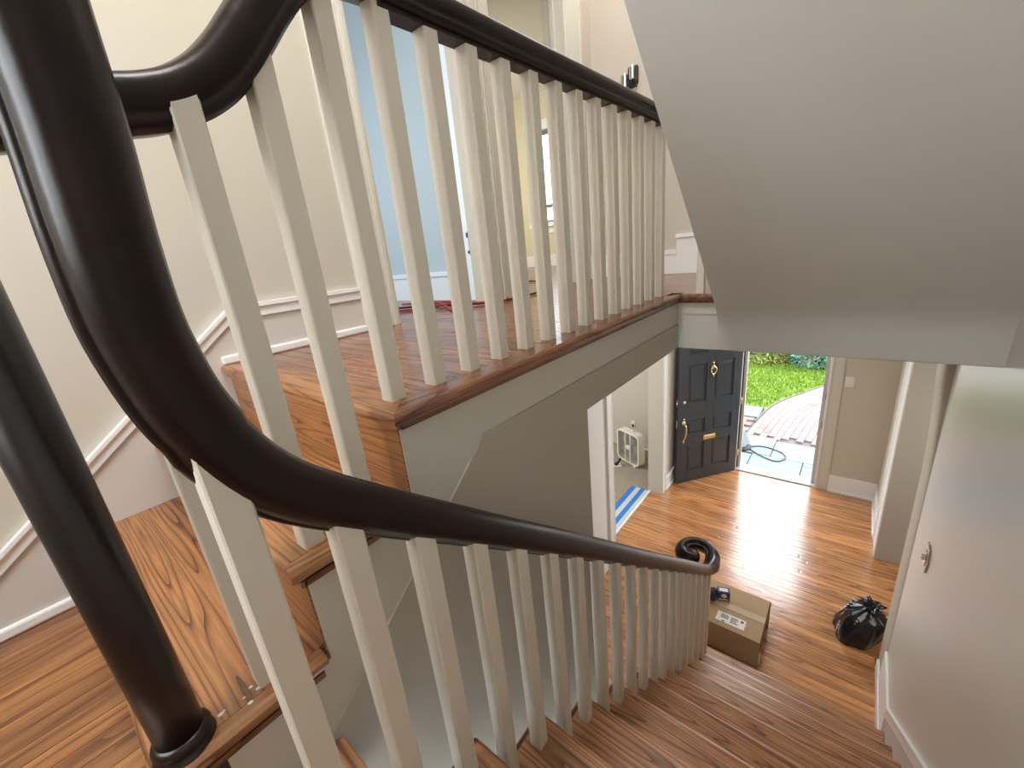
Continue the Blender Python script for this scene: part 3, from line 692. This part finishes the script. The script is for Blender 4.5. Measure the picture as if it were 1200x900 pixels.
mb = MB(); mb.box(3.21, 3.225, -.12, -.03, dz(-7.15), dz(-6.85)); mb.box(3.21, 3.26, -.10, -.05, dz(-7.05), dz(-6.95)); mb.box(3.21, 3.225, -.12, -.03, dz(-8.2), dz(-7.8)); dbuild(mb, 'latch_plate', 'chrome')
mb = MB()
for z in (-10.2, -7.6, -5.0): mb.tube([(0, .02, dz(z)), (0, .02, dz(z)+.32)], .025, 8)
dbuild(mb, 'hinge', 'brass')

# ================================================================ THINGS IN THE FOYER
BZ = LZ+.86
BX = empty('cardboard_box', (-1.6, 10.3, LZ), 'large brown cardboard box with shipping label at the foot of the stairs', 'box')
bx0, bx1, by0, by1 = -2.42, -.91, 9.55, 11.12
mb = MB()
for a, b, c, d in ((bx0, bx1, by0, by0+.02), (bx0, bx1, by1-.02, by1), (bx0, bx0+.02, by0, by1), (bx1-.07, bx1-.05, by0+.02, by1-.02)): mb.box(a, b, c, d, LZ+.005, BZ-.012)
mb.box(bx0, bx1-.05, by0, by1, LZ+.005, LZ+.02)
mb.build('body', 'card', BX)
mid = (by0+by1)/2
box('flap', 'card', bx0, bx1-.01, by0, mid-.012, BZ-.012, BZ, BX); box('flap', 'card', bx0, bx1-.015, mid+.008, by1, BZ-.012, BZ+.004, BX)
MB().add([(bx1-.06, by0+.02, LZ+.02), (bx1-.06, by1-.03, LZ+.02), (bx1-.0, by1-.03, BZ-.03), (bx1+.0, by0+.02, BZ-.02), (bx1-.045, by0+.02, LZ+.02), (bx1-.045, by1-.03, LZ+.02), (bx1+.015, by1-.03, BZ-.03), (bx1+.015, by0+.02, BZ-.02)],
         [(0, 1, 2, 3), (7, 6, 5, 4), (0, 4, 5, 1), (1, 5, 6, 2), (2, 6, 7, 3), (3, 7, 4, 0)]).build('side_flap', 'card_in', BX)
MB().add([(bx1-.03, by0+.01, LZ+.12), (bx1+.02, by0-.0, LZ+.16), (bx1+.025, by0+.02, LZ+.40), (bx1-.01, by0+.03, LZ+.5), (bx1-.03, by0+.10, LZ+.12), (bx1+.02, by0+.12, LZ+.18), (bx1+.02, by0+.1, LZ+.38), (bx1-.01, by0+.08, LZ+.5)],
         [(0, 1, 2, 3), (7, 6, 5, 4), (0, 4, 5, 1), (1, 5, 6, 2), (2, 6, 7, 3), (3, 7, 4, 0)]).build('torn_tape', 'paper', BX, label='white torn tape end')
box('tape', 'tape', bx0, bx1-.012, mid-.11, mid+.11, BZ+.004, BZ+.008, BX)
lb = box('shipping_label', 'paper', -2.02, -1.32, by0+.17, by0+.50, BZ+.001, BZ+.006, BX)
mb = MB()
for i in range(11):
    mb.box(-1.92+i*.018, -1.912+i*.018+.004*(i % 2), by0+.30, by0+.45, BZ+.0062, BZ+.0085)
for i in range(5): mb.box(-1.68, -1.48-.03*(i % 3), by0+.24+i*.045, by0+.262+i*.045, BZ+.0062, BZ+.0085)
mb.box(-1.86, -1.80, by0+.18, by0+.22, BZ+.0062, BZ+.0085)
mb.box(-1.44, -1.37, by0+.38, by0+.45, BZ+.0062, BZ+.0085)
mb.build('print', 'ink', lb, kind='stuff')
SB = empty('small_box', (-2.02, 10.55, BZ), 'small blue and silver printed box on the cardboard box', 'box', rz=.35)
def lb_(name, m, a, b, c, d, e, f, parent, bevel=0.0):
    o = bpy.data.objects.new(name, MB().box(a, b, c, d, e, f).mesh(name, m, bevel, False)); COL.objects.link(o); o.parent = parent; return o
lb_('carton', 'blue_card', -.16, .16, -.10, .10, 0.006, .30, SB, .008)
o = bpy.data.objects.new('print', lathe_y([(.075, -.105), (.075, -.102)], 0, .17).mesh('print', 'paper', 0, False)); COL.objects.link(o); o.parent = SB
lb_('print_band', 'paper', -.12, .12, -.103, -.1, .03, .07, SB)
lb_('print_band', 'paper', -.11, .11, -.06, .06, .301, .303, SB)
# black pouch on the box, next to the railing
BG = MB(); v = []; f = []
def blob(cx, cy, cz, rx, ry, rz, seg=20, rings=12, amp=.08, seed=1, flat=None, fold=0):
    rnd = random.Random(seed); ph = [rnd.uniform(0, 6.28) for _ in range(8)]
    mb = MB(); v = []; f = []
    for j in range(rings+1):
        t = math.pi*j/rings
        for i in range(seg):
            a = 2*math.pi*i/seg
            k = 1+amp*(math.sin(3*a+ph[0]+2*t)*.5+math.sin(5*a+ph[1])*.35*math.sin(t)+math.sin(4*t+ph[2]+a)*.4)+fold*math.sin(9*a+ph[3])*max(0, math.cos(t))
            x = cx+rx*k*math.sin(t)*math.cos(a); y = cy+ry*k*math.sin(t)*math.sin(a); z = cz+rz*k*math.cos(t)
            if flat is not None: z = max(flat+.0005*i, z)
            v.append((x, y, z))
    for j in range(rings):
        for i in range(seg):
            a = j*seg+i; b = j*seg+(i+1) % seg; f.append((a, b, b+seg, a+seg))
    return mb.add(v, f, True)
blob(-2.26, 10.35, BZ+.19, .13, .2, .19, amp=.1, seed=5, flat=BZ+.003).build('pouch', 'bag', label='black pouch on the cardboard box behind the last baluster', cat='pouch')
# black trash bag by the right wall
TB = empty('trash_bag', (1.05, 12.2, LZ), 'shiny black plastic trash bag slumped on the floor by the wall end', 'bag')
def trash():
    rnd = random.Random(4); mb = MB(); seg = 48; rings = 22; v = []; f = []
    for j in range(rings+1):
        t = j/rings   # 0 bottom .. 1 neck
        for i in range(seg):
            a = 2*math.pi*i/seg
            if t < .8: r = .62*(1-.18*(t/.8)**2); z = t*.78
            else: u = (t-.8)/.2; r = .62*.82*(1-u)**1.2+.10; z = .624+.22*u
            r *= 1+.07*math.sin(3*a+1+2*t)+.05*math.sin(5*a+4*t)+(.02+.10*t**2)*math.sin(13*a+3*math.sin(2*a))+.015*math.sin(23*a+9*t)
            v.append((.98+r*math.cos(a)*.80+.22*t, 12.15+r*math.sin(a)*.95, LZ+.004+z*1.15+.02*math.sin(7*a)*t))
    for j in range(rings):
        for i in range(seg):
            a = j*seg+i; b = j*seg+(i+1) % seg; f.append((a, b, b+seg, a+seg))
    mb.add(v, f, True); mb.f += [tuple(range(seg-1, -1, -1)), tuple(range(len(v)-seg, len(v)))]; mb.smooth += [False, False]
    return mb
trash().build('bag_body', 'bag', TB)
mb = MB(); seg = 30; v = []; f = []
for j in range(5):
    for i in range(seg):
        a = 2*math.pi*i/seg; r = (.07, .10, .16, .24, .27)[j]*(1+.35*math.sin(8*a)*(j/4)); v.append((1.20+r*math.cos(a), 12.15+r*math.sin(a)*.9, LZ+.93+(.0, .06, .13, .19, .17)[j]+.04*math.sin(5*a)*j/4))
for j in range(4):
    for i in range(seg):
        a = j*seg+i; b = j*seg+(i+1) % seg; f.append((a, b, b+seg, a+seg))
mb.add(v, f, True).build('tied_ruffle', 'bag', TB)
# switch plates and outlet
def plate(name, axis, c, w_, h, label, cat, toggle=True, m='plastic', out=1, rot=0):
    root = empty(name, c, label, cat)
    t = .03*out
    if axis == 'X': box('plate', m, c[0], c[0]+t, c[1]-w_/2, c[1]+w_/2, c[2]-h/2, c[2]+h/2, root, bevel=.008)
    else: box('plate', m, c[0]-w_/2, c[0]+w_/2, c[1], c[1]+t, c[2]-h/2, c[2]+h/2, root, bevel=.008)
    return root
R = plate('light_switch', 'Y', (.07, 19.68, -6.1), .30, .42, 'white switch plate on the beige wall right of the front door', 'switch', out=-1)
for dx in (-.07, .07): box('toggle', 'plastic', .07+dx-.03, .07+dx+.03, 19.61, 19.65, -6.2, -6.0, R)
R = empty('light_switch', (1.485, 9.03, -5.93), 'ornate silver switch plate on the right stair wall', 'switch')
pl = [(0, -.27), (.07, -.22), (.15, -.24), (.17, -.12), (.22, 0), (.17, .12), (.15, .24), (.07, .22), (0, .27), (-.07, .22), (-.15, .24), (-.17, .12), (-.22, 0), (-.17, -.12), (-.15, -.24), (-.07, -.22)]
MB().prism([(9.03+a, -5.93+b) for a, b in pl], 'X', 1.485, 1.455).build('plate', mat('pewter', (.62, .60, .56), .3, .8), R, bevel=.01)
MB().prism([(9.03+a*.6, -5.93+b*.6) for a, b in pl], 'X', 1.455, 1.44).build('raised_centre', 'chrome', R, bevel=.005)
box('toggle', 'plastic', 1.40, 1.45, 9.0, 9.06, -5.98, -5.86, R)
R = plate('wall_outlet', 'Y', (-8.75, 19.68, -9.6), .24, .36, 'white wall outlet above the box fan', 'outlet', out=-1)
box('plug', 'black', -8.79, -8.71, 19.57, 19.65, -9.74, -9.62, R)
# wall fixture in the hall
R = empty('wall_fixture', (-5.0, 11.5, 3.86), 'black and chrome wall fixture above the upper handrail end', 'fixture')
box('back_plate', 'black', -5.12, -4.86, 11.40, 11.5, 3.62, 4.02, R, bevel=.04)
box('chrome_cover', 'chrome', -5.24, -5.11, 11.28, 11.46, 3.56, 3.88, R, bevel=.03)
box('chrome_cover', 'chrome', -5.02, -4.91, 11.26, 11.42, 3.70, 4.00, R, bevel=.03)
box('bracket', 'black', -5.20, -4.90, 11.42, 11.48, 3.56, 3.66, R, bevel=.01)
box('conduit', 'grille', -4.97, -4.92, 11.45, 11.5, 3.2, 3.6, R)

# ---- box fan in the side room
fd = Vector((1.43, -.60, 0)).normalized(); fang = math.atan2(fd.y, fd.x)
FN = empty('box_fan', (-8.95, 18.08, LZ), 'white box fan standing on the grey floor of the side room', 'fan', rz=fang)
FW, FH, FD = 1.56, 1.72, .42
def rrect(w_, h, r, n=6, cx=0, cz=0):
    out = []
    for cxx, czz, a0 in ((w_-r, r, -90), (w_-r, h-r, 0), (r, h-r, 90), (r, r, 180)):
        for i in range(n+1):
            a = math.radians(a0+90*i/n); out.append((cx+cxx+r*math.cos(a), cz+czz+r*math.sin(a)))
    return out
def local(mb, name, m, parent, bevel=0.0):
    o = bpy.data.objects.new(name, mb.mesh(name, m, bevel, False)); COL.objects.link(o); o.parent = parent; return o
outer = rrect(FW, FH, .26, 6, 0, .06); inner = rrect(FW-.16, FH-.16, .20, 6, .08, .14); n = len(outer)
vs = [(a, 0, b) for a, b in outer]+[(a, 0, b) for a, b in inner]+[(a, FD, b) for a, b in outer]+[(a, FD, b) for a, b in inner]
fs = []
for i in range(n):
    k = (i+1) % n; fs += [(i, k, k+n, i+n), (i+2*n, i+3*n, k+3*n, k+2*n), (i, i+2*n, k+2*n, k), (i+n, k+n, k+3*n, i+3*n)]
local(MB().add(vs, fs), 'housing', 'cream_plastic', FN, .01)
cx_, cz_ = FW/2, FH/2+.06
mb = MB()
for i in range(1, 26):
    x_ = .08+i*(FW-.16)/26; mb.box(x_-.007, x_+.007, .035, .05, .15, FH-.03)
local(mb, 'grille', 'grille', FN)
(local(MB().box(.09, FW-.09, FD-.06, FD-.04, .16, FH-.04), 'back_grille', 'grille', FN))
mb = MB(); mb.box(cx_-.20, cx_-.15, .0, .04, .13, FH-.02); mb.box(cx_+.15, cx_+.20, 0, .04, .13, FH-.02); local(mb, 'front_bars', 'cream_plastic', FN)
local(lathe_y([(.13, .0), (.14, .02), (.14, .06)], cx_, cz_), 'hub_cover', 'cream_plastic', FN)
for kk in range(5):
    a = kk*2*math.pi/5; mb = MB(); v = []
    for rr_, hw_ in ((.08, .10), (.3, .2), (.62, .24)):
        for sgn in (-1, 1): v.append((cx_+rr_*math.cos(a)-sgn*hw_*math.sin(a), .16+sgn*.05, cz_+rr_*math.sin(a)+sgn*hw_*math.cos(a)))
    v += [(p[0], p[1]+.012, p[2]) for p in v]
    mb.add(v, [(0, 1, 3, 2), (2, 3, 5, 4), (7, 6, 8, 9), (9, 8, 10, 11), (0, 2, 8, 6), (2, 4, 10, 8), (1, 7, 9, 3), (3, 9, 11, 5), (4, 5, 11, 10), (0, 6, 7, 1)]); local(mb, 'blade', 'grille', FN)
for fx in (.22, FW-.34): local(MB().box(fx, fx+.12, -.04, FD+.04, 0.002, .07), 'foot', 'cream_plastic', FN)
local(MB().tube(curve([(cx_-.2, .2, FH+.05), (cx_-.18, .2, FH+.14), (cx_+.18, .2, FH+.14), (cx_+.2, .2, FH+.05)], 4), .025, 6), 'carry_handle', 'cream_plastic', FN)
# hand tool left of the fan
R = empty('floor_tool', (-8.6, 17.3, LZ), 'white tool with a black handle on the floor left of the fan', 'tool', rz=.6)
local(MB().box(-.22, .22, -.16, .16, .004, .07), 'base_plate', 'plastic', R, .015)
local(MB().tube([(-.02, 0, .06), (.05, 0, .2), (.20, .02, .42)], .06, 10), 'handle', 'black_cord', R)
local(MB().box(-.12, -.02, -.08, .08, .07, .17), 'motor', 'black', R, .015)
local(MB().tube([(-.2, .1, .05), (-.35, .15, .05), (-.5, .05, .03)], .03, 8), 'hose', 'plastic', R)
# tape and paper at the fan room threshold
box('floor_paper', 'drop', -6.98, -6.42, 11.6, 15.95, LZ, LZ+.012, label='pale blue paper strip on floor inside the fan room doorway', cat='paper')
box('masking_tape', 'blue_tape', -7.20, -6.98, 12.4, 15.95, LZ+.004, LZ+.016, label='blue masking tape strip farther from the threshold', cat='tape')
box('masking_tape', 'blue_tape', -6.76, -6.56, 11.6, 15.99, LZ+.0125, LZ+.02, label='blue masking tape strip along paper nearest the threshold', cat='tape')
# ---- cords on the upper hall floor
cz = UZ+.035
MB().tube(curve([(-8.4, 5.4, cz), (-7.6, 5.9, cz), (-7.0, 6.0, cz), (-6.4, 6.15, cz), (-5.9, 6.5, cz), (-5.75, 7.2, cz), (-5.9, 8.2, cz), (-6.6, 9.6, cz), (-8.0, 10.8, cz), (-9.5, 11.2, cz)], 8), .026, 6).build('extension_cord', 'black_cord', label='black extension cord running between the two hall doorways', cat='cord')
MB().tube(curve([(-8.6, 6.1, cz+.01), (-7.8, 6.35, cz), (-7.1, 6.0, cz+.055), (-6.5, 5.7, cz), (-6.1, 5.5, cz), (-6.3, 5.9, cz+.05), (-6.9, 6.35, cz+.02), (-7.9, 6.55, cz), (-8.8, 6.6, cz)], 8), .028, 6).build('extension_cord', 'red_cord', label='red extension cord coiled in the blue room doorway', cat='cord')
MB().tube(curve([(-8.5, 4.6, cz), (-7.7, 5.2, cz), (-7.2, 5.55, cz), (-6.6, 5.95, cz+.055), (-6.0, 6.3, cz+.02), (-5.8, 6.75, cz), (-6.0, 7.0, cz)], 8), .026, 6).build('extension_cord', 'red_cord', label='dark red extension cord crossing in front of the hall pier', cat='cord')

# ================================================================ OUTSIDE
GZ = -11.3
st('ground', 'soil', -60, 60, 20.3, 120, GZ-.6, GZ-.12)
PA = empty('stone_patio', (-2, 22, GZ), 'bluestone patio slabs outside the front door', 'patio')
rnd = random.Random(3)
def slab(x0, x1, y0, y1, par=PA): box('stone', 'stone', x0+.02, x1-.02, y0+.02, y1-.02, GZ-.12, GZ+rnd.uniform(-.012, .012), par, bevel=.015)
for x0, x1, y0, y1 in ((-9, -6.2, 20.3, 22.3), (-6.2, -3.4, 20.3, 22.0), (-3.4, -1.2, 20.3, 22.4), (-1.2, 1.8, 20.3, 22.0), (1.8, 5, 20.3, 22.4),
                       (-9, -5.4, 22.3, 24.6), (-6.2, -3.4, 22.0, 22.3), (-5.4, -2.6, 22.4, 24.6), (-2.6, -.6, 22.4, 24.4), (-.6, 2.0, 22.4, 24.5), (2.0, 5, 22.4, 24.6), (-1.2, 1.8, 22.0, 22.4)):
    slab(x0, x1, y0, y1)
for x0, x1 in ((-9.5, -7.4), (-7.4, -5.4), (-5.4, -4.0)): slab(x0, x1, 27.4, 29.2)
BP = empty('brick_path', (-2, 28, GZ), 'curving path of pale pink bricks leading away from the patio', 'path')
edge = curve([(-4.15, 24.6, 0), (-4.0, 26.2, 0), (-3.84, 27.8, 0), (-3.55, 29.6, 0), (-3.0, 31.2, 0), (-2.2, 32.9, 0), (-1.1, 35.0, 0), (1.0, 37.6, 0), (3.5, 39.5, 0)], 12)
box('path_bed', 'mortar', -4.1, 6, 24.64, 37.9, GZ-.2, GZ-.11, BP)
bks = [unit_block('brick_pale', 'brick', .06), unit_block('brick_mid', 'brick', .06), unit_block('brick_pale', 'brick', .06), unit_block('brick_red', 'brick', .06)]
bw, bl = .335, .70; cnt = 0
for c in range(11):
    off = bw*(c+.5); pts = []
    for i in range(len(edge)):
        t = (edge[min(i+1, len(edge)-1)]-edge[max(i-1, 0)]).normalized(); pts.append(edge[i]+Vector((t.y, -t.x, 0))*off)
    L = [0]
    for a, b in zip(pts, pts[1:]): L.append(L[-1]+(b-a).length)
    s = bl*(.5 if c % 2 else 0)+.05
    while s+bl < L[-1]-.1 and s < 13.5 and cnt < 250:
        k = next(i for i in range(1, len(L)) if L[i] >= s+bl/2); u = (s+bl/2-L[k-1])/(L[k]-L[k-1])
        p = pts[k-1].lerp(pts[k], u); t = pts[k]-pts[k-1]
        if p.y > 24.85:
            r_ = rnd.random(); place(bks[3] if r_ > .94 else bks[int(r_*3) % 3], 'brick', (p.x, p.y, GZ-.05+rnd.uniform(-.008, .008)), (bl-.035, bw-.03, .12), BP, math.atan2(t.y, t.x)); cnt += 1
        s += bl
RB = empty('brick_apron', (-6, 26, GZ), 'patch of redder bricks left of the curving path', 'paving')
for i in range(7):
    for j in range(6):
        place(bks[3] if (i*7+j*3) % 5 else bks[1], 'brick', (-8.9+i*.68+(.34 if j % 2 else 0), 24.85+j*.42, GZ-.05+rnd.uniform(-.01, .01)), (.65, .38, .12), RB)
box('apron_bed', 'mortar', -9.5, -4.13, 24.64, 27.36, GZ-.2, GZ-.1, RB)
ed = [Vector((p.x-.06, p.y, GZ+.02)) for p in edge if p.y > 26.5]
MB().sweep(ed, [(-.03, -.14), (.03, -.14), (.03, .05), (-.03, .05)], sm=False).build('path_edging', 'mortar', label='thin dark edging strip between the lawn and brick path', cat='edging')
# lawn: bed plus blades, joined (uncountable)
LW = empty('lawn', (-8, 36, GZ), 'bright green lawn beyond the brick path', 'lawn')
lp = [(p.x-.12, p.y) for p in edge if 28.5 < p.y < 37.9]
poly = [(-30, 29.2), (-4.0, 29.2)]+lp+[(2.2, 37.9), (-30, 37.9)]
MB().prism(poly, 'Z', GZ-.1, GZ+.03).build('turf', 'grass', LW)
mb = MB(); k = 0; v = []; f = []
def inside(x, y):
    ex = None
    for a, b in zip(edge, edge[1:]):
        if a.y <= y <= b.y: ex = a.x+(b.x-a.x)*(y-a.y)/max(1e-6, b.y-a.y)
    return y > 29.2 and (ex is None or x < ex-.15)
for i in range(16000):
    x = rnd.uniform(-11, 1.5); y = rnd.uniform(29.2, 40)
    if not inside(x, y): continue
    a = rnd.uniform(0, 6.28); h = rnd.uniform(.10, .26); w2 = .035; b_ = len(v)
    v += [(x-w2*math.cos(a), y-w2*math.sin(a), GZ+.02), (x+w2*math.cos(a), y+w2*math.sin(a), GZ+.02), (x+rnd.uniform(-.12, .12), y+rnd.uniform(-.12, .12), GZ+.02+h)]; f.append((b_, b_+1, b_+2))
me = bpy.data.meshes.new('grass_blades'); me.from_pydata([P(*p) for p in v], [], f); me.materials.append(M['grass'])
o = bpy.data.objects.new('grass_blades', me); COL.objects.link(o); adopt(o, LW); o['kind'] = 'stuff'
# shrubs
def shrub(c, r, h, m, label, cat='shrub', group=None, n=1500, seed=0, size=.16):
    rn = random.Random(seed); root = empty('shrub', (c[0], c[1], GZ), label, cat, group); v = []; f = []
    for i in range(n):
        th = rn.uniform(0, 6.28); ph = math.acos(rn.uniform(-.1, 1)); k = rn.uniform(.72, 1.05)*(1+.12*math.sin(3*th+seed)+.10*math.sin(5*ph+seed*2))
        p = Vector((c[0]+r*k*math.sin(ph)*math.cos(th), c[1]+r*k*math.sin(ph)*math.sin(th), GZ+.1+h*k*math.cos(ph)*.95+.1))
        d = Vector((rn.gauss(0, 1), rn.gauss(0, 1), rn.gauss(.4, .8))).normalized(); e = d.cross(Vector((rn.gauss(0, 1), rn.gauss(0, 1), rn.gauss(0, 1)))).normalized()
        s_ = size*rn.uniform(.6, 1.2); b_ = len(v); v += [p-d*s_, p+e*s_*.45, p+d*s_, p-e*s_*.45]; f.append((b_, b_+1, b_+2, b_+3))
    me = bpy.data.meshes.new('foliage'); me.from_pydata([P(*p) for p in v], [], f); me.materials.append(M[m])
    o = bpy.data.objects.new('foliage', me); COL.objects.link(o); adopt(o, root); o['kind'] = 'stuff'
    mb = MB()
    for i in range(7):
        a = i*.9; mb.tube([(c[0], c[1], GZ-.1), (c[0]+r*.35*math.cos(a), c[1]+r*.35*math.sin(a), GZ+h*.45), (c[0]+r*.7*math.cos(a), c[1]+r*.7*math.sin(a), GZ+h*.75)], .06, 5)
    mb.build('branches', 'bark', root)
shrub((-2.0, 40.6), 2.2, 2.4, 'leaf_b', 'blue-green dense shrub at the far right edge of the lawn', seed=1, n=2600)
shrub((-5.2, 40.0), 1.2, 1.5, 'leaf_y', 'low yellow-green shrub in the middle of the border beside the blue-green one', seed=2, n=1700)
shrub((-8.6, 40.9), 2.2, 2.6, 'leaf_y', 'yellow-green shrub behind the left side of the lawn', seed=3, n=2400)
shrub((-5.4, 45.6), 2.9, 4.2, 'leaf_y', 'taller yellow-green shrub behind the border', seed=4, n=2400)
shrub((-14.0, 43.0), 2.6, 3.6, 'leaf_y', 'wide yellow-green shrub outside left of the doorway view', seed=5, n=1500, size=.24)
shrub((2.6, 45.5), 2.8, 3.8, 'leaf_b', 'large blue-green shrub beside the far path bend', seed=6, n=1800, size=.22)
# covered object and cord on the patio
R = empty('covered_stand', (-4.1, 22.9, GZ), 'grey sheet draped in a peak over a black base on the patio', 'covered item')
mb = MB(); v = []; f = []; seg = 18
for j in range(9):
    t = j/8
    for i in range(seg):
        a = 2*math.pi*i/seg; r = .52*(1-t)**.8*(1+.14*math.sin(5*a+2*t))+.02; v.append((-4.2+r*math.cos(a), 22.9+r*math.sin(a), GZ+.2+1.35*t))
for j in range(8):
    for i in range(seg):
        a = j*seg+i; b = j*seg+(i+1) % seg; f.append((a, b, b+seg, a+seg))
mb.add(v, f, True).build('sheet', 'grey_sheet', R)
MB().lathe([(.6, GZ+.01), (.62, GZ+.08), (.5, GZ+.14), (.2, GZ+.24)], -4.15, 22.85, 20).build('base', 'black', R)
MB().tube(curve([(-3.7, 22.9, GZ+.04), (-3.1, 23.3, GZ+.04), (-2.2, 23.0, GZ+.04), (-1.95, 22.4, GZ+.04), (-2.3, 21.9, GZ+.04), (-3.0, 22.2, GZ+.04), (-3.7, 22.8, GZ+.04)], 8), .03, 6).build('garden_hose', 'black_cord', label='thin dark hose looping across the bluestone patio', cat='hose')
